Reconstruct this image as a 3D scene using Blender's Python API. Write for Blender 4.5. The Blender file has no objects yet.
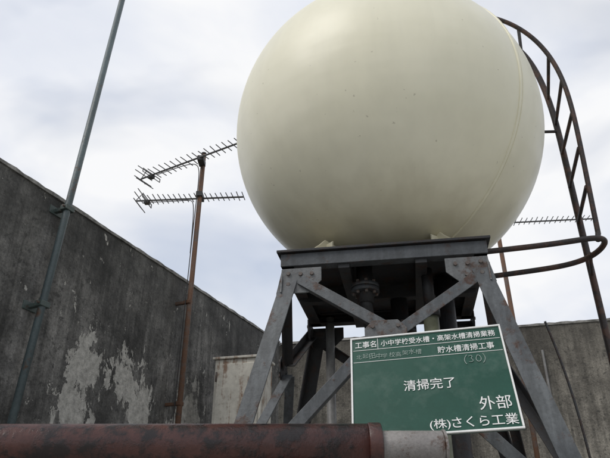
import bpy, bmesh, math, random
from mathutils import Vector, Matrix
random.seed(4)
S=bpy.context.scene
CZ=1.0
def V(x,y,z): return Vector((x,y,z+CZ))
# ---------------------------------------------------------------- materials
class NT:
    def __init__(s,name):
        s.m=bpy.data.materials.new(name); s.m.use_nodes=True
        s.n=s.m.node_tree.nodes; s.l=s.m.node_tree.links
        s.b=s.n['Principled BSDF']; s.geo=s.n.new('ShaderNodeNewGeometry')
    def link(s,a,b): s.l.new(a,b)
    def mapping(s,scale=(1,1,1),loc=(0,0,0)):
        m=s.n.new('ShaderNodeMapping'); m.inputs['Scale'].default_value=scale; m.inputs['Location'].default_value=loc
        s.link(s.geo.outputs['Position'],m.inputs['Vector']); return m.outputs[0]
    def noise(s,scale,detail=6,rough=.6,mscale=(1,1,1),loc=(0,0,0),dist=0):
        t=s.n.new('ShaderNodeTexNoise'); t.inputs['Scale'].default_value=scale
        t.inputs['Detail'].default_value=min(detail,5); t.inputs['Roughness'].default_value=rough
        t.inputs['Distortion'].default_value=dist
        s.link(s.mapping(mscale,loc),t.inputs['Vector']); return t.outputs['Fac']
    def ramp(s,fac,stops):
        r=s.n.new('ShaderNodeValToRGB'); e=r.color_ramp.elements
        while len(e)<len(stops): e.new(.5)
        for i,(p,c) in enumerate(stops):
            e[i].position=p
            e[i].color=(c,c,c,1) if not hasattr(c,'__len__') else (*c,1)
        s.link(fac,r.inputs[0]); return r.outputs[0]
    def mix(s,fac,a,b,mode='MIX'):
        m=s.n.new('ShaderNodeMix'); m.data_type='RGBA'; m.blend_type=mode
        for sock,v in ((m.inputs[0],fac),(m.inputs[6],a),(m.inputs[7],b)):
            if hasattr(v,'is_output'): s.link(v,sock)
            elif hasattr(v,'__len__'): sock.default_value=(*v,1)
            else: sock.default_value=v
        return m.outputs[2]
    def math(s,op,a,b=0):
        m=s.n.new('ShaderNodeMath'); m.operation=op
        for sock,v in ((m.inputs[0],a),(m.inputs[1],b)):
            if hasattr(v,'is_output'): s.link(v,sock)
            else: sock.default_value=v
        return m.outputs[0]
    def blob(s,c,r):
        d=s.n.new('ShaderNodeVectorMath'); d.operation='DISTANCE'
        s.link(s.geo.outputs['Position'],d.inputs[0]); d.inputs[1].default_value=c
        mr=s.n.new('ShaderNodeMapRange'); mr.inputs[1].default_value=0; mr.inputs[2].default_value=r
        mr.inputs[3].default_value=1; mr.inputs[4].default_value=0
        s.link(d.outputs['Value'],mr.inputs[0]); return mr.outputs[0]
    def z(s):
        x=s.n.new('ShaderNodeSeparateXYZ'); s.link(s.geo.outputs['Position'],x.inputs[0]); return x.outputs[2]
    def out(s,col,rough=.7,metal=0,bump=None,bs=.3,bd=.01):
        if hasattr(col,'is_output'): s.link(col,s.b.inputs['Base Color'])
        else: s.b.inputs['Base Color'].default_value=(*col,1)
        if hasattr(rough,'is_output'): s.link(rough,s.b.inputs['Roughness'])
        else: s.b.inputs['Roughness'].default_value=rough
        s.b.inputs['Metallic'].default_value=metal
        if bump is not None:
            b=s.n.new('ShaderNodeBump'); b.inputs['Strength'].default_value=bs; b.inputs['Distance'].default_value=bd
            s.link(bump,b.inputs['Height']); s.link(b.outputs[0],s.b.inputs['Normal'])
        return s.m
def rusty(name,paint,rust,amt=.5,scale=9,rough=.6,paint2=None,streak=0):
    t=NT(name); n=t.noise(scale,8,.68); n2=t.noise(scale*7,4,.7,loc=(3,1,2)); n3=t.noise(2.2,3,.6,loc=(7,7,1))
    p=t.mix(t.ramp(n3,[(.35,0),(.65,1)]),paint,paint2 or tuple(c*.65 for c in paint))
    r=t.mix(t.ramp(n2,[(.3,0),(.7,1)]),rust,tuple(c*.4 for c in rust))
    e=amt
    f=t.ramp(t.math('ADD',t.math('MULTIPLY',n,.8),t.math('MULTIPLY',n2,.2)),[(1-e-.04,0),(1-e+.05,1)])
    c=t.mix(f,p,r); c=t.mix(.5,c,t.ramp(n2,[(.3,.45),(.7,1.25)]),'MULTIPLY')
    if streak:
        s=t.noise(14,4,.6,mscale=(1.5,1.5,.15),loc=(2,2,2)); c=t.mix(streak,c,t.ramp(s,[(.4,.35),(.6,1.15)]),'MULTIPLY')
    return t.out(c,rough,0,t.math('ADD',n2,t.math('MULTIPLY',f,.6)),.4,.004)

def concrete_wall(name,side):
    t=NT(name)
    big=t.noise(1.1,4,.6); mid=t.noise(5,5,.72,loc=(2,3,4)); fine=t.noise(60,4,.75)
    st=t.noise(6,5,.6,mscale=(1.6,1.6,.16)); st2=t.noise(20,4,.6,mscale=(1.5,1.5,.08),loc=(5,0,0))
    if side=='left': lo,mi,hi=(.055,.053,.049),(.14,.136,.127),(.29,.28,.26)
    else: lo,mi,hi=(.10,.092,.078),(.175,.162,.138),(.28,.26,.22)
    m=t.math('ADD',t.math('MULTIPLY',big,.45),t.math('MULTIPLY',mid,.55))
    c=t.ramp(m,[(.38,lo),(.5,mi),(.63,hi)])
    c=t.mix(.7,c,t.ramp(st,[(.38,.38),(.6,1.2)]),'MULTIPLY')
    c=t.mix(.55,c,t.ramp(st2,[(.35,.5),(.62,1.2)]),'MULTIPLY')
    c=t.mix(.8,c,t.ramp(fine,[(.3,.55),(.7,1.45)]),'MULTIPLY')
    pit=t.noise(24,4,.7,loc=(9,2,5)); c=t.mix(t.math('MULTIPLY',t.ramp(pit,[(.56,0),(.64,1)]),.6),c,(.028,.028,.026))
    z=t.math('ADD',t.z(),t.math('MULTIPLY',st,1.1))
    mr=t.n.new('ShaderNodeMapRange'); t.link(z,mr.inputs[0]); mr.inputs[1].default_value=2.75; mr.inputs[2].default_value=3.6
    c=t.mix(t.math('MULTIPLY',mr.outputs[0],.5 if side=='left' else .65),c,(.045,.045,.042) if side=='left' else (.05,.045,.038))
    if side=='left':
        pn=t.noise(10,5,.76,mscale=(1,1,.5),loc=(1,8,0),dist=.3)
        f=None
        for cc,r in (((-1.47,3.95,2.0),.34),((-1.50,3.88,1.70),.30),((-1.30,4.36,1.98),.32),((-1.22,4.55,1.8),.3),((-.95,5.2,1.9),.35),((-1.05,4.85,1.65),.3),((-1.75,3.2,1.5),.3)):
            b=t.blob(cc,r); f=b if f is None else t.math('MAXIMUM',f,b)
        v=t.math('ADD',t.math('MULTIPLY',pn,1.05),t.math('MULTIPLY',f,.32))
        k=t.ramp(v,[(.672,0),(.684,1)])
        edge=t.ramp(v,[(.64,0),(.672,1)])
        c=t.mix(t.math('MULTIPLY',edge,.5),c,(.05,.048,.045))
        pale=t.mix(t.ramp(t.noise(25,4,.7),[(.35,0),(.65,1)]),(.62,.60,.55),(.33,.32,.29))
        c=t.mix(t.math('MULTIPLY',k,.9),c,pale)
        bump=t.math('SUBTRACT',t.math('ADD',mid,t.math('MULTIPLY',fine,.5)),t.math('MULTIPLY',k,.5))
    else: bump=t.math('ADD',mid,t.math('MULTIPLY',fine,.5))
    return t.out(c,.9,0,bump,.7,.02)

def flat_noisy(name,c1,c2,scale=8,rough=.8,bs=.2):
    t=NT(name); n=t.noise(scale,4,.65); f=t.noise(scale*9,3,.7)
    c=t.mix(t.ramp(n,[(.35,0),(.65,1)]),c1,c2); c=t.mix(.3,c,t.ramp(f,[(.3,.6),(.7,1.3)]),'MULTIPLY')
    return t.out(c,rough,0,f,bs,.004)

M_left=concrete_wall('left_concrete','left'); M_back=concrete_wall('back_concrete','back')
M_cap=flat_noisy('coping_mortar',(.30,.29,.27),(.08,.078,.07),9,.9,.5)
M_floor=flat_noisy('roof_screed',(.42,.41,.38),(.31,.30,.28),2,.9,.4)
M_ground=flat_noisy('ground_mat',(.10,.12,.06),(.16,.15,.12),.05,.95)
M_steel=rusty('grey_steel',(.125,.135,.14),(.11,.055,.035),.43,8,.55,(.07,.076,.084),.5)
M_beam=rusty('beam_steel',(.085,.093,.10),(.09,.05,.035),.42,8,.55,(.05,.055,.06),.4)
M_steel_l=rusty('grey_steel_light',(.19,.195,.195),(.13,.07,.045),.45,10,.55,(.12,.125,.128),.3)
M_dark=rusty('dark_steel',(.030,.030,.032),(.05,.026,.018),.45,10,.6)
M_black=rusty('ladder_paint',(.030,.021,.019),(.10,.047,.030),.48,12,.6)
M_brown=rusty('mast_rust',(.13,.09,.07),(.18,.09,.05),.54,14,.8,(.085,.062,.052))
M_redpipe=rusty('red_pipe',(.060,.022,.018),(.026,.016,.015),.50,7,.36,(.095,.036,.028))
M_sleeve=rusty('sleeve_paint',(.30,.285,.27),(.14,.08,.055),.43,14,.45,(.20,.185,.175))
M_polegrey=rusty('pole_grey',(.09,.12,.125),(.14,.08,.05),.38,10,.45)
M_bracket=rusty('bracket_green',(.08,.11,.10),(.12,.07,.05),.40,20,.5)
M_alu=flat_noisy('antenna_alu',(.10,.10,.105),(.06,.055,.055),30,.4)
M_olive=flat_noisy('olive_pipe',(.17,.18,.12),(.10,.105,.07),8,.5)
M_grey_pvc=flat_noisy('pvc_grey',(.28,.28,.27),(.18,.175,.17),10,.5)
M_bolt=flat_noisy('bolt',(.13,.12,.11),(.09,.05,.035),40,.5)
t=NT('cabinet_paint'); s1=t.noise(16,4,.6,mscale=(1.5,1.5,.12)); n=t.noise(9,5,.7)
c=t.mix(t.ramp(n,[(.4,0),(.6,1)]),(.60,.575,.51),(.46,.44,.39))
k=t.ramp(t.math('ADD',t.math('MULTIPLY',s1,.6),t.math('MULTIPLY',n,.4)),[(.52,0),(.60,1)])
c=t.mix(t.math('MULTIPLY',k,.85),c,(.20,.10,.05)); M_cab=t.out(c,.5,0,n,.2,.004)
# tank
t=NT('tank_cream')
n=t.noise(2.2,4,.6); s1=t.noise(5,4,.6,mscale=(1.4,1.4,.22))
c=t.mix(t.ramp(n,[(.35,0),(.65,1)]),(.80,.765,.60),(.765,.73,.56))
c=t.mix(.09,c,t.ramp(s1,[(.35,.55),(.6,1.05)]),'MULTIPLY')
spots=t.ramp(t.noise(30,3,.5,loc=(4,2,9)),[(.72,0),(.75,1)])
c=t.mix(t.math('MULTIPLY',spots,.5),c,(.35,.31,.22))
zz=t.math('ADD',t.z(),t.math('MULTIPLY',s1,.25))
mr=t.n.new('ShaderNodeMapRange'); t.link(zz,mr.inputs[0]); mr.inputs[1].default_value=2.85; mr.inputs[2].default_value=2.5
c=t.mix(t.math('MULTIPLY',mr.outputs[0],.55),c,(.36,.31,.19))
wv=t.n.new('ShaderNodeTexNoise'); wv.inputs['Scale'].default_value=1.0; wv.inputs['Detail'].default_value=2
t.link(t.mapping((1.2,1.2,7)),wv.inputs['Vector'])
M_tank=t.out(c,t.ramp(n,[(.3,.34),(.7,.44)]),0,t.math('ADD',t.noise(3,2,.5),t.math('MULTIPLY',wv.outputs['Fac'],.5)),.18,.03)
M_tank.node_tree.nodes['Principled BSDF'].inputs['Specular IOR Level'].default_value=.42
# board
t=NT('board_green'); n=t.noise(6,4,.7,mscale=(1,1,1.5)); f=t.noise(120,3,.6)
c=t.mix(t.ramp(n,[(.3,0),(.7,1)]),(.006,.055,.036),(.011,.070,.048)); c=t.mix(.2,c,t.ramp(f,[(.3,.7),(.7,1.3)]),'MULTIPLY')
sm=t.ramp(t.noise(7,4,.7,loc=(4,4,1)),[(.5,0),(.72,1)]); c=t.mix(t.math('MULTIPLY',sm,.08),c,(.5,.55,.5))
M_board=t.out(c,.5); M_board.node_tree.nodes['Principled BSDF'].inputs['Specular IOR Level'].default_value=.3
M_white=flat_noisy('board_white',(.80,.80,.78),(.72,.72,.70),40,.5)
M_chalk=flat_noisy('chalk',(.20,.28,.24),(.42,.47,.44),120,.9)
# ---------------------------------------------------------------- helpers
def empty(name,loc=(0,0,0)):
    o=bpy.data.objects.new(name,None); S.collection.objects.link(o); o.empty_display_size=.1
    return o
def add(name,me,mat,parent=None,smooth=False):
    o=bpy.data.objects.new(name,me); S.collection.objects.link(o)
    if mat: me.materials.append(mat)
    if smooth:
        for p in me.polygons: p.use_smooth=True
    if parent: o.parent=parent
    return o
def tubes(name,lines,r,mat,parent=None,smooth=False,res=5):
    cu=bpy.data.curves.new(name,'CURVE'); cu.dimensions='3D'; cu.bevel_depth=r; cu.bevel_resolution=res; cu.use_fill_caps=True
    for pts in lines:
        sp=cu.splines.new('NURBS' if smooth else 'POLY'); sp.points.add(len(pts)-1)
        for p,q in zip(sp.points,pts): p.co=(*q,1)
        if smooth: sp.order_u=4; sp.use_endpoint_u=True; sp.resolution_u=10
    cu.materials.append(mat)
    o=bpy.data.objects.new(name,cu); S.collection.objects.link(o)
    if parent: o.parent=parent
    return o
def prism(bm,p,q,A,B,prof):
    a=[bm.verts.new(p+A*x+B*y) for x,y in prof]; b=[bm.verts.new(q+A*x+B*y) for x,y in prof]
    k=len(prof)
    for i in range(k): bm.faces.new((a[i],a[(i+1)%k],b[(i+1)%k],b[i]))
    bm.faces.new(a[::-1]); bm.faces.new(b)
def finish(name,bm,mat,parent=None,bev=0,smooth=False):
    bmesh.ops.recalc_face_normals(bm,faces=bm.faces)
    me=bpy.data.meshes.new(name); bm.to_mesh(me); bm.free()
    o=add(name,me,mat,parent,smooth)
    if bev:
        m=o.modifiers.new('bevel','BEVEL'); m.width=bev; m.segments=2; m.limit_method='ANGLE'
    return o
def beam(name,p,q,A,B,prof,mat,parent,bev=.002):
    bm=bmesh.new(); prism(bm,p,q,A,B,prof); return finish(name,bm,mat,parent,bev)
def L(s,t=.009): return [(0,0),(s,0),(s,t),(t,t),(t,s),(0,s)]
def R(w,h): return [(-w/2,-h/2),(w/2,-h/2),(w/2,h/2),(-w/2,h/2)]
def box(name,c,A,B,C,sz,mat,parent=None,bev=.003):
    bm=bmesh.new(); prism(bm,c-C*sz[2]/2,c+C*sz[2]/2,A,B,R(sz[0],sz[1])); return finish(name,bm,mat,parent,bev)
def cyl(name,p,q,r,mat,parent=None,seg=32,r2=None,bev=0):
    bm=bmesh.new(); d=(q-p)
    bmesh.ops.create_cone(bm,cap_ends=True,segments=seg,radius1=r,radius2=r if r2 is None else r2,depth=d.length)
    M=Matrix.Translation((p+q)/2)@d.to_track_quat('Z','Y').to_matrix().to_4x4()
    bmesh.ops.transform(bm,matrix=M,verts=bm.verts)
    o=finish(name,bm,mat,parent,bev)
    if seg>8:
        for f in o.data.polygons:
            if len(f.vertices)==4: f.use_smooth=True
    return o
Z=Vector((0,0,1)); X=Vector((1,0,0)); Y=Vector((0,1,0))
# ---------------------------------------------------------------- ground / roof
def sheet(name,x0,x1,y0,y1,z,mat):
    me=bpy.data.meshes.new(name); me.from_pydata([(x0,y0,z),(x1,y0,z),(x1,y1,z),(x0,y1,z)],[],[(0,1,2,3)]); return add(name,me,mat)
sheet('ground',-1500,1500,-1500,1500,-12,M_ground)
box('rooftop_floor',Vector((3,1.5,-.15)),X,Y,Z,(16,16,.3),M_floor)
def wall(name,p,q,nrm,h,th,mat):
    root=empty(name); bm=bmesh.new(); d=q-p; N=int(d.length/.12); rows=[]
    for i in range(N+1):
        b=p+d*i/N; j=random.uniform(-.005,.005)
        rows.append([bm.verts.new(b),bm.verts.new(b+Z*(h+j)),bm.verts.new(b+Z*(h+j*.5)-nrm*th),bm.verts.new(b-nrm*th)])
    for i in range(N):
        a,b=rows[i],rows[i+1]
        for k in range(4): bm.faces.new((a[k],a[(k+1)%4],b[(k+1)%4],b[k]))
    bm.faces.new(rows[0]); bm.faces.new(rows[-1][::-1])
    finish('wall_body',bm,mat,root)
    bm=bmesh.new(); rows=[]
    for i in range(N*2+1):
        b=p+d*i/(N*2)+Z*(h+.006); j=random.uniform(-.004,.004); k=random.uniform(-.003,.003)
        o=nrm*(.010+k)
        rows.append([bm.verts.new(b+o-Z*(.004)),bm.verts.new(b+o*.6+Z*(.022+j)),bm.verts.new(b-nrm*(th+.01)+Z*(.022+j)),bm.verts.new(b-nrm*(th+.01)-Z*.004)])
    for i in range(N*2):
        a,b=rows[i],rows[i+1]
        for k in range(4): bm.faces.new((a[k],a[(k+1)%4],b[(k+1)%4],b[k]))
    bm.faces.new(rows[0]); bm.faces.new(rows[-1][::-1])
    finish('coping',bm,M_cap,root,0)
    return root
dl=Vector((.369,.929,0)); nl=Vector((.929,-.369,0))
corner=Vector((-.30,6.91,0))
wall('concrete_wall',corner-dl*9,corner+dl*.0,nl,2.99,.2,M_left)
db=Vector((3.51,-.92,0)).normalized(); nb=Vector((-.2535,-.967,0))
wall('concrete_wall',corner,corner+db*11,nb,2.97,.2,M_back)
# ---------------------------------------------------------------- stand
u=Vector((.986,-.167,0)); n=Vector((.167,.986,0)); C=Vector((.487,3.34,0))
TOP=1.325
def hw(z): return .515+.225*max(0,1.25-z)
def cor(i,j,z,ins=0):
    h=hw(z)-ins; p=C+u*(i*h)+n*(j*h); return V(p.x,p.y,z)
st=empty('steel_tank_stand')
for i in(-1,1):
    for j in(-1,1):
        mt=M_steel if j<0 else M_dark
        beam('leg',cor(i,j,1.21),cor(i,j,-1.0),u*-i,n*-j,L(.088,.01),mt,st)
        b=cor(i,j,-.99); box('base_plate',b-u*i*.03-n*j*.03,u,n,Z,(.2,.2,.02),M_steel,st)
        for (A,s,nr,sn) in ((u,-i,n,j),(n,-j,u,i)):
            p0=cor(i,j,1.24); o0=nr*sn*.006
            bm=bmesh.new()
            prism(bm,p0+o0,p0+o0+nr*sn*.008,A*s,Z,[(-.01,0),(.20,0),(.20,-.075),(.13,-.14),(-.04,-.14)])
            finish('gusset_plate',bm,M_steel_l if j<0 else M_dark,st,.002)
            for bx,bz in ((.025,-.03),(.025,-.09),(.09,-.035),(.15,-.035),(.10,-.095)):
                q=p0+A*s*bx+Z*bz+o0+nr*sn*.008
                cyl('bolt',q,q+nr*sn*.01,.011,M_bolt,st,6)
c0=V(C.x,C.y,TOP)
fr=[(-1,-1),(1,-1),(1,1),(-1,1)]
for k in range(4):
    i,j=fr[k]; i2,j2=fr[(k+1)%4]
    P=c0+u*i*.535+n*j*.535; Q=c0+u*i2*.535+n*j2*.535
    outw=((P+Q)/2-c0).normalized(); al=(Q-P).normalized()
    tr=.01 if k%2 else .0
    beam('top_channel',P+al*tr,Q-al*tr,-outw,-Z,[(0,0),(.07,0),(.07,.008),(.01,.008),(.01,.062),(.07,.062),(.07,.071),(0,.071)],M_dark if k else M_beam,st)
beam('top_flange',c0-u*.555+Z*.003,c0+u*.555+Z*.003,n,Z,[(-.555,0),(.555,0),(.555,.014),(-.555,.014)],M_dark,st)
for s in (-.2,.2):
    beam('cross_beam',c0+u*s-n*.52-Z*.05,c0+u*s+n*.52-Z*.05,u,Z,R(.06,.09),M_dark,st)
beam('cross_beam',c0-u*.52-Z*.056,c0+u*.52-Z*.056,n,Z,R(.06,.08),M_dark,st)
zc=.83
for k in range(4):
    i,j=fr[k]; i2,j2=fr[(k+1)%4]
    a=cor(i,j,zc); b=cor(i2,j2,zc); mid=(a+b)/2; al=(b-a).normalized(); outw=Vector((mid.x-C.x,mid.y-C.y,0)).normalized()
    mid=mid+outw*.004
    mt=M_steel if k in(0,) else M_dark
    for (pp,sg) in ((cor(i,j,1.12),-1),(cor(i2,j2,1.12),1)):
        pp=pp-al*sg*.10+Z*.03
        qq=mid+al*sg*.03+Z*.03
        d=(qq-pp).normalized(); up=outw.cross(d).normalized()
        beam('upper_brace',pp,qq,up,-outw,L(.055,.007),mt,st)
    for (pp,sg) in ((cor(i,j,-.05),-1),(cor(i2,j2,-.05),1)):
        qq=mid+al*sg*.03-Z*.03
        d=(qq-pp).normalized(); up=outw.cross(d).normalized()
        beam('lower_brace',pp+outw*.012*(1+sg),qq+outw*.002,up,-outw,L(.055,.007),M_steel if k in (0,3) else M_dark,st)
    bm=bmesh.new(); prism(bm,mid+outw*.004,mid+outw*.012,al,Z,[(-.10,.03),(-.06,.07),(.06,.07),(.10,.03),(.10,-.03),(.05,-.085),(-.05,-.085),(-.10,-.03)])
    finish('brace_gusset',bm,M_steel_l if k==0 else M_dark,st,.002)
    for bx,bz in((-.06,.04),(.06,.04),(-.05,-.04),(.05,-.04)):
        q=mid+outw*.012+al*bx+Z*bz; cyl('bolt',q,q+outw*.01,.01,M_bolt,st,6)
    beam('lower_strut',cor(i,j,-.12,.01),cor(i2,j2,-.12,.01),Z,-outw,L(.06,.007),mt,st)
# ---------------------------------------------------------------- tank
SC=V(.552,3.35,2.40)
tk=empty('spherical_water_tank')
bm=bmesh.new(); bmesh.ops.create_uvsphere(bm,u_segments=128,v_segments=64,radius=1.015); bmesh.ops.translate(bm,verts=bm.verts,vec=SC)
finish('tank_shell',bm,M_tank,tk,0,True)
def great(name,az,r,rad):
    a=math.radians(az); e=Vector((math.sin(a),-math.cos(a),0))
    pts=[SC+(e*math.cos(x)+Z*math.sin(x))*r for x in [math.radians(k*3) for k in range(-28,31)]]
    tubes(name,[pts],rad,M_tank,tk)
great('seam_flange',41,1.015,.009); great('seam_lip',42.4,1.014,.005)
great('seam_flange',221,1.015,.009)
cyl('skirt',V(C.x,C.y,TOP+.018),V(C.x,C.y,TOP+.12),.20,M_dark,tk,64)
for i in(-1,1):
    for j in(-1,1):
        dg=(u*i+n*j).normalized(); td=dg.cross(Z)
        base=V(C.x,C.y,TOP+.018)
        bm=bmesh.new()
        prism(bm,base+td*-.010,base+td*.010,dg,Z,[(.38,0),(.62,0),(.62,.012),(.50,.11),(.46,.15),(.38,.13)])
        prism(bm,base+dg*.44+td*-.06,base+dg*.44+td*.06,dg,Z,[(0,0),(.014,0),(.014,.12),(0,.13)])
        finish('support_foot',bm,M_tank,tk,.004)
        box('foot_pad',base+dg*.55+Z*.006,dg,td,Z,(.16,.14,.012),M_tank,tk,.002)
# ---------------------------------------------------------------- pipes under tank
pp=empty('outlet_pipework')
def flange(p,d,r,mat):
    cyl('flange',p,p+d*.022,r,mat,pp,32); cyl('flange',p+d*.026,p+d*.046,r,mat,pp,32)
    a=d.orthogonal().normalized(); b=d.cross(a)
    for k in range(8):
        q=p+(a*math.cos(k*math.pi/4)+b*math.sin(k*math.pi/4))*r*.8
        cyl('flange_bolt',q-d*.014,q+d*.062,.009,M_bolt,pp,6)
flange(V(.33,3.05,1.16),Z,.078,M_beam); cyl('drain_stub',V(.33,3.05,1.1),V(.33,3.05,1.32),.045,M_dark,pp)
tubes('drain_pipe',[[V(.33,3.05,1.11),V(.33,3.05,1.05),V(.38,3.2,1.0),V(.42,3.6,1.0)]],.035,M_dark,pp,True)
cyl('outlet_pipe',V(.56,3.35,1.3),V(.56,3.35,-1),.05,M_dark,pp); flange(V(.56,3.35,1.02),Z,.09,M_dark)
cyl('supply_pipe',V(.66,2.98,1.0),V(.66,2.98,-1),.040,M_olive,pp); cyl('union',V(.66,2.98,1.0),V(.66,2.98,1.05),.05,M_dark,pp); cyl('riser',V(.66,2.98,1.05),V(.66,2.98,1.27),.03,M_dark,pp)
cyl('overflow_pipe',V(.80,3.2,1.3),V(.80,3.2,-1),.05,M_dark,pp)
cyl('vent_pipe',V(.17,3.9,1.3),V(.17,3.9,-1),.03,M_grey_pvc,pp)
# ---------------------------------------------------------------- ladder
ld=empty('access_ladder')
A=[V(1.575,2.85,1.42),V(1.595,2.85,1.9),V(1.62,2.85,2.33),V(1.57,2.85,2.68),V(1.41,2.85,2.95),V(1.20,2.87,3.07),V(1.05,2.90,3.10)]
B=[V(1.72,3.29,-1),V(1.72,3.29,1),V(1.72,3.29,2.04),V(1.73,3.3,2.63),V(1.66,3.3,3.07),V(1.50,3.32,3.32),V(1.24,3.45,3.50),V(.9,3.6,3.40)]
tubes('near_rail',[A],.014,M_black,ld,True); tubes('far_rail',[B],.020,M_black,ld,True)
def at(pts,z):
    for a,b in zip(pts,pts[1:]):
        if (a.z-z)*(b.z-z)<=0 and abs(a.z-b.z)>1e-6: return a.lerp(b,(z-a.z)/(b.z-a.z))
rg=[]
for zz in (1.72,1.98,2.24,2.48,2.70):
    rg.append([at(A,zz+CZ)-X*.012,at(B,zz+CZ)-X*.01])
rg.append([V(1.39,2.85,2.91),V(1.60,3.31,3.17)])
rg.append([V(1.2,2.87,3.04),V(1.42,3.36,3.37)])
tubes('rungs',rg,.011,M_black,ld)
ring=[V(.99,2.93,1.355),V(1.25,2.87,1.36),V(1.42,2.83,1.37),V(1.54,2.80,1.38),V(1.615,2.84,1.38),V(1.615,2.99,1.365),V(1.52,3.10,1.35),V(1.35,3.15,1.34),V(1.02,3.25,1.33)]
tubes('guard_hoop',[ring],.0155,M_black,ld,True)
tubes('hoop_tie',[[V(1.58,2.99,1.37),V(1.72,3.29,1.37)]],.010,M_black,ld)
tubes('rail_end',[[V(1.575,2.85,1.43),V(1.555,2.83,1.375)]],.014,M_black,ld)
tubes('ladder_tie',[[V(1.72,3.29,2.42),V(1.5,3.3,2.42)]],.010,M_black,ld)
# ---------------------------------------------------------------- leaning pole on wall
po=empty('lightning_rod_pole')
pb=V(-1.60,3.36,.54); pt=V(-1.53,3.55,3.95); d=(pt-pb).normalized()
lo=pb-d*(1.54/d.z)
cyl('pole',lo,pt+d*.9,.023,M_polegrey,po)
for zz in (1.90,1.22):
    p=pb+d*((zz-.54)/d.z)
    box('clamp',p,nl,dl,Z,(.056,.075,.035),M_bracket,po)
    tubes('clamp_bolt',[[p+dl*.055+nl*.01,p-dl*.055+nl*.01]],.007,M_bolt,po)
    box('wall_bracket',p-nl*.07,nl,dl,Z,(.1,.03,.025),M_bracket,po)
    box('anchor_plate',p-nl*.10,nl,dl,Z,(.012,.11,.055),M_bracket,po)
# ---------------------------------------------------------------- TV antennas
def yagi(root,name,a,b,ne,el,refl=True):
    d=(b-a).normalized(); s=d.cross(Z).normalized()
    tubes(name+'_boom',[[a,b]],.009,M_alu,root)
    lines=[]
    for k in range(ne):
        f=.14+.86*k/(ne-1); p=a.lerp(b,f)+Z*.010; l=el*(1-.25*f)*random.uniform(.94,1.05); w=Z*random.uniform(-.006,.006)
        lines.append([p-s*l/2+w,p+s*l/2-w])
    tubes(name+'_directors',lines,.0044,M_alu,root,res=2)
    p=a.lerp(b,.11)
    tubes(name+'_dipole',[[p-s*el*.6+Z*.015,p+s*el*.6+Z*.015,p+s*el*.6-Z*.02,p-s*el*.6-Z*.02,p-s*el*.6+Z*.015]],.005,M_alu,root)
    box(name+'_feed',p-Z*.02,d,s,Z,(.05,.05,.035),M_dark,root)
    if refl:
        rl=[]
        for k in (-2,-1,1,2):
            q=a+Z*k*.035+d*abs(k)*.03; rl.append([q-s*el*.6,q+s*el*.6])
        rl.append([a+Z*.08+d*.065,a,a-Z*.08+d*.065]); tubes(name+'_reflector',rl,.0044,M_alu,root,res=2)
am=empty('tv_antenna_mast')
mp=Vector((-1.0,4.82))
cyl('mast',V(-1.0,4.82,-1),V(-.985,4.82,3.27),.022,M_brown,am)
cyl('mast_top',V(-.985,4.82,3.27),V(-.985,4.82,3.285),.025,M_dark,am)
yagi(am,'upper_yagi',V(-1.64,5.06,3.14),V(-.55,4.45,3.17),17,.20)
yagi(am,'lower_yagi',V(-1.63,4.96,2.83),V(-.58,4.83,2.80),19,.19)
for z,yy in((3.155,4.76),(2.815,4.85)): box('mast_clamp',V(-.99,yy,z),X,Y,Z,(.06,.13,.05),M_dark,am)
tubes('coax',[[V(-1.46,4.96,3.125),V(-1.2,4.82,3.135),V(-1.02,4.73,3.135),V(-1.0,4.79,3.05),V(-1.015,4.79,2.6),V(-1.02,4.785,1.7),V(-1.027,4.785,.9),V(-1.027,4.785,-.9)]],.004,M_dark,am,True)
tubes('coax',[[V(-1.5,4.94,2.805),V(-1.2,4.90,2.79),V(-1.05,4.84,2.79),V(-1.02,4.79,2.70),V(-1.02,4.79,2.2)]],.004,M_dark,am,True)
for zz in (1.75,.9):
    p=V(mp.x,mp.y,zz); box('wall_bracket',p-nl*.07,nl,dl,Z,(.14,.03,.025),M_brown,am); box('clamp',p,nl,dl,Z,(.056,.056,.03),M_brown,am)
am2=empty('tv_antenna_mast')
cyl('mast',V(2.24,6.05,-1),V(2.20,6.05,3.3),.024,M_brown,am2)
yagi(am2,'yagi',V(1.9,6.15,3.19),V(3.30,6.0,3.19),22,.20)
for zz in(1.7,.6): box('wall_bracket',V(2.24,6.14,zz),X,Y,Z,(.06,.18,.04),M_brown,am2)
# ---------------------------------------------------------------- cabinet
cb=empty('electrical_cabinet')
A1=Vector((.97,-.24,0)); A2=Vector((.24,.97,0))
cc=V(-.53,5.15,.88)
box('body',cc,A1,A2,Z,(.42,.30,.86),M_cab,cb,.006)
box('roof_lip',cc+Z*.442,A1,A2,Z,(.46,.34,.020),M_cab,cb,.004)
box('door',cc-A2*.158,A1,A2,Z,(.37,.014,.78),M_cab,cb,.004)
box('handle',cc-A2*.17+A1*.13,A1,A2,Z,(.022,.02,.09),M_dark,cb)
for k in(-.28,.28): cyl('hinge',cc-A2*.17-A1*.185+Z*(k-.04),cc-A2*.17-A1*.185+Z*(k+.04),.008,M_bolt,cb,12)
for i in(-1,1):
    for j in(-1,1): beam('leg',cc+A1*i*.18+A2*j*.11-Z*.432,V(cc.x,cc.y,-1)+A1*i*.18+A2*j*.11,A1,A2,R(.04,.04),M_dark,cb)
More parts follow.
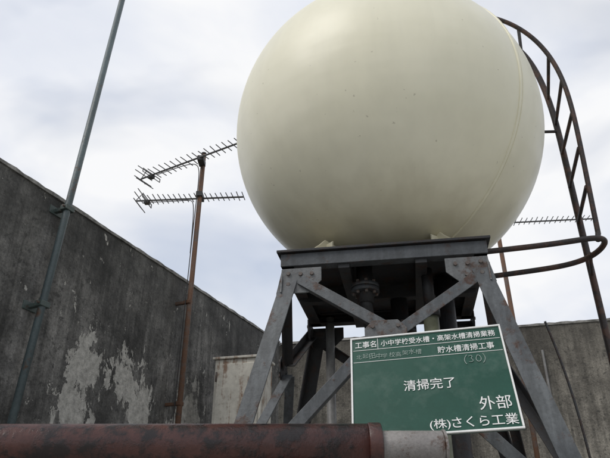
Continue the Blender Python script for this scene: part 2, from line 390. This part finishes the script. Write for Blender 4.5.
# ---------------------------------------------------------------- red pipe
rp=empty('rusty_pipe')
py=2.05; pz=.252
cyl('pipe',V(-3.2,py+.02,pz-.0),V(.225,py,pz),.066,M_redpipe,rp,48)
cyl('collar',V(.205,py,pz),V(.250,py,pz),.0695,M_redpipe,rp,48,bev=.006)
cyl('sleeve',V(.250,py,pz-.008),V(.450,py,pz-.008),.052,M_sleeve,rp,48,bev=.004)
cyl('end_cap',V(.450,py,pz-.008),V(.460,py,pz-.008),.056,M_sleeve,rp,48,bev=.003)
for x in(-2.2,-.9,.1):
    beam('support_post',V(x,py,pz-.068),V(x,py,-1),X,Y,R(.05,.05),M_steel,rp)
# ---------------------------------------------------------------- sign board
sb=empty('construction_blackboard')
bx=Vector((.974,-.215,.036)).normalized(); by0=Vector((.12,.33,.94)); by=(by0-bx*by0.dot(bx)).normalized(); bn=bx.cross(by).normalized()
BL=V(.170,2.25,.292)
W,H=.60,.447
if bn.y>0: bn=-bn
def bp(x,y,o=0): return BL+bx*x+by*y+bn*o
box('panel',bp(W/2,H/2,-.006),bx,by,bn,(W,H,.010),M_board,sb,.001)
fw=.007
for (x,y,w,h) in ((W/2,fw/2,W,fw),(W/2,H-fw/2,W,fw),(fw/2,H/2,fw,H-2*fw-.001),(W-fw/2,H/2,fw,H-2*fw-.001)):
    box('frame_edge',bp(x,y,-.002),bx,by,bn,(w,h,.014),M_white,sb,.001)
def line(x0,y0,x1,y1,w=.0018):
    box('ruled_line',bp((x0+x1)/2,(y0+y1)/2,-.0002),bx,by,bn,(abs(x1-x0)+w,abs(y1-y0)+w,.002),M_white,sb,0)
line(.012,.385,.588,.385); line(.012,.328,.588,.328); line(.112,.387,.112,.436)
Mb=Matrix((( bx.x,by.x,bn.x),(bx.y,by.y,bn.y),(bx.z,by.z,bn.z))).to_4x4()
def text(s,x,y,size,mat=M_white,width=None,off=.00015,rot=0):
    cu=bpy.data.curves.new('lettering','FONT'); cu.body=s; cu.size=size; cu.offset=off; cu.resolution_u=4
    cu.materials.append(mat); o=bpy.data.objects.new('lettering',cu); S.collection.objects.link(o)
    o.matrix_world=Matrix.Translation(bp(x,y,.0018))@Mb
    bpy.context.view_layer.update()
    k=width/(o.dimensions.x) if width else 1
    o.matrix_world=Matrix.Translation(bp(x,y,.0018))@Mb@Matrix.Rotation(rot,4,'Z')@Matrix.Diagonal((k,1,1,1))
    o.parent=sb
text('工事名',.018,.398,.034,width=.086)
text('小中学校受水槽・高架水槽清掃業務',.124,.398,.031,width=.45)
text('貯水槽清掃工事',.345,.340,.034,width=.215)
xx=.022
for ch in '北起田中学校高架水槽':
    text(ch,xx,.343+random.uniform(-.004,.004),.026*random.uniform(.85,1.15),M_chalk,None,-.0002,random.uniform(-.15,.15)); xx+=.0262
def stroke(pts,r=.0014):
    tubes('chalk_stroke',[[bp(x,y,.0012) for x,y in pts]],r,M_chalk,sb,True,2)
stroke([(.452,.318),(.440,.305),(.437,.290),(.447,.277)])
stroke([(.458,.311),(.468,.316),(.474,.308),(.463,.300),(.476,.294),(.470,.283),(.456,.286)])
stroke([(.492,.314),(.482,.300),(.486,.284),(.500,.283),(.506,.300),(.497,.315),(.490,.312)])
stroke([(.512,.318),(.522,.304),(.520,.288),(.508,.277)])
text('清掃完了',.20,.185,.050,width=.19)
text('外部',.462,.085,.058,width=.112)
text('(株)',.278,.024,.040,width=.072)
text('さくら工業',.352,.022,.046,width=.226)
for x in(.12,.28): beam('prop_leg',bp(x,.2,-.02),V(BL.x+x,2.30,-1),bx,Y,R(.02,.02),M_brown,sb)
# ---------------------------------------------------------------- conduits
cd=empty('wall_conduit')
for x0 in (1.45,2.9):
    p=corner+db*x0+nb*.03; tubes('conduit',[[p,p+Z*2.7]],.013,M_grey_pvc,cd)
wc=empty('hanging_cable')
tubes('cable',[[V(1.22,2.9,.95),V(1.30,2.9,.6),V(1.28,2.85,.2),V(1.36,2.9,-.5),V(1.4,2.9,-1)]],.006,M_dark,wc,True)
# ---------------------------------------------------------------- world
w=bpy.data.worlds.new('World'); S.world=w; w.use_nodes=True
N=w.node_tree.nodes; K=w.node_tree.links; bg=N['Background']
sky=N.new('ShaderNodeTexSky'); sky.sky_type='NISHITA'; sky.sun_disc=False
EL=math.radians(52); AZ=math.radians(-125)
sky.sun_elevation=EL; sky.sun_rotation=AZ
tc=N.new('ShaderNodeTexCoord')
def wn(scale,det,ms,loc,dist=.25):
    m=N.new('ShaderNodeMapping'); m.inputs['Scale'].default_value=ms; m.inputs['Location'].default_value=loc
    K.new(tc.outputs['Generated'],m.inputs['Vector'])
    t=N.new('ShaderNodeTexNoise'); t.inputs['Scale'].default_value=scale; t.inputs['Detail'].default_value=det; t.inputs['Roughness'].default_value=.5; t.inputs['Distortion'].default_value=dist
    K.new(m.outputs[0],t.inputs['Vector']); return t.outputs['Fac']
def wr(f,stops):
    r=N.new('ShaderNodeValToRGB'); e=r.color_ramp.elements
    while len(e)<len(stops): e.new(.5)
    for i,(p,c) in enumerate(stops): e[i].position=p; e[i].color=(*c,1)
    K.new(f,r.inputs[0]); return r.outputs[0]
shade=wr(wn(2.6,5,(1,1,1.9),(3.1,.4,1.2)),[(.30,(.735,.775,.87)),(.46,(.82,.85,.92)),(.62,(.96,.965,.98))])
sc=N.new('ShaderNodeVectorMath'); sc.operation='SCALE'; sc.inputs['Scale'].default_value=9.0; K.new(shade,sc.inputs[0])
blue=N.new('ShaderNodeVectorMath'); blue.operation='SCALE'; blue.inputs['Scale'].default_value=1.35; K.new(sky.outputs[0],blue.inputs[0])
cov=wr(wn(2.3,4,(1,1,1.7),(1.3,2.2,.9),.6),[(.36,(.60,)*3),(.54,(1,1,1))])
mx=N.new('ShaderNodeMix'); mx.data_type='RGBA'; K.new(cov,mx.inputs[0]); K.new(blue.outputs[0],mx.inputs[6]); K.new(sc.outputs[0],mx.inputs[7])
K.new(mx.outputs[2],bg.inputs['Color']); bg.inputs['Strength'].default_value=.11
sd=bpy.data.lights.new('sun','SUN'); sd.energy=1.5; sd.angle=math.radians(28); sd.color=(1,.96,.9)
so=bpy.data.objects.new('sun',sd); S.collection.objects.link(so)
dirv=Vector((math.sin(AZ)*math.cos(EL),math.cos(AZ)*math.cos(EL),math.sin(EL)))
so.rotation_euler=dirv.to_track_quat('Z','Y').to_euler()
# ---------------------------------------------------------------- camera
cam=bpy.data.cameras.new('camera'); co=bpy.data.objects.new('camera',cam); S.collection.objects.link(co)
co.location=(0,0,CZ); co.rotation_euler=(math.radians(90+27),0,0); cam.sensor_width=36; cam.lens=35; cam.clip_end=5000; cam.clip_start=.05
S.camera=co
S.view_settings.view_transform='Standard'; S.view_settings.look='None'; S.view_settings.exposure=0
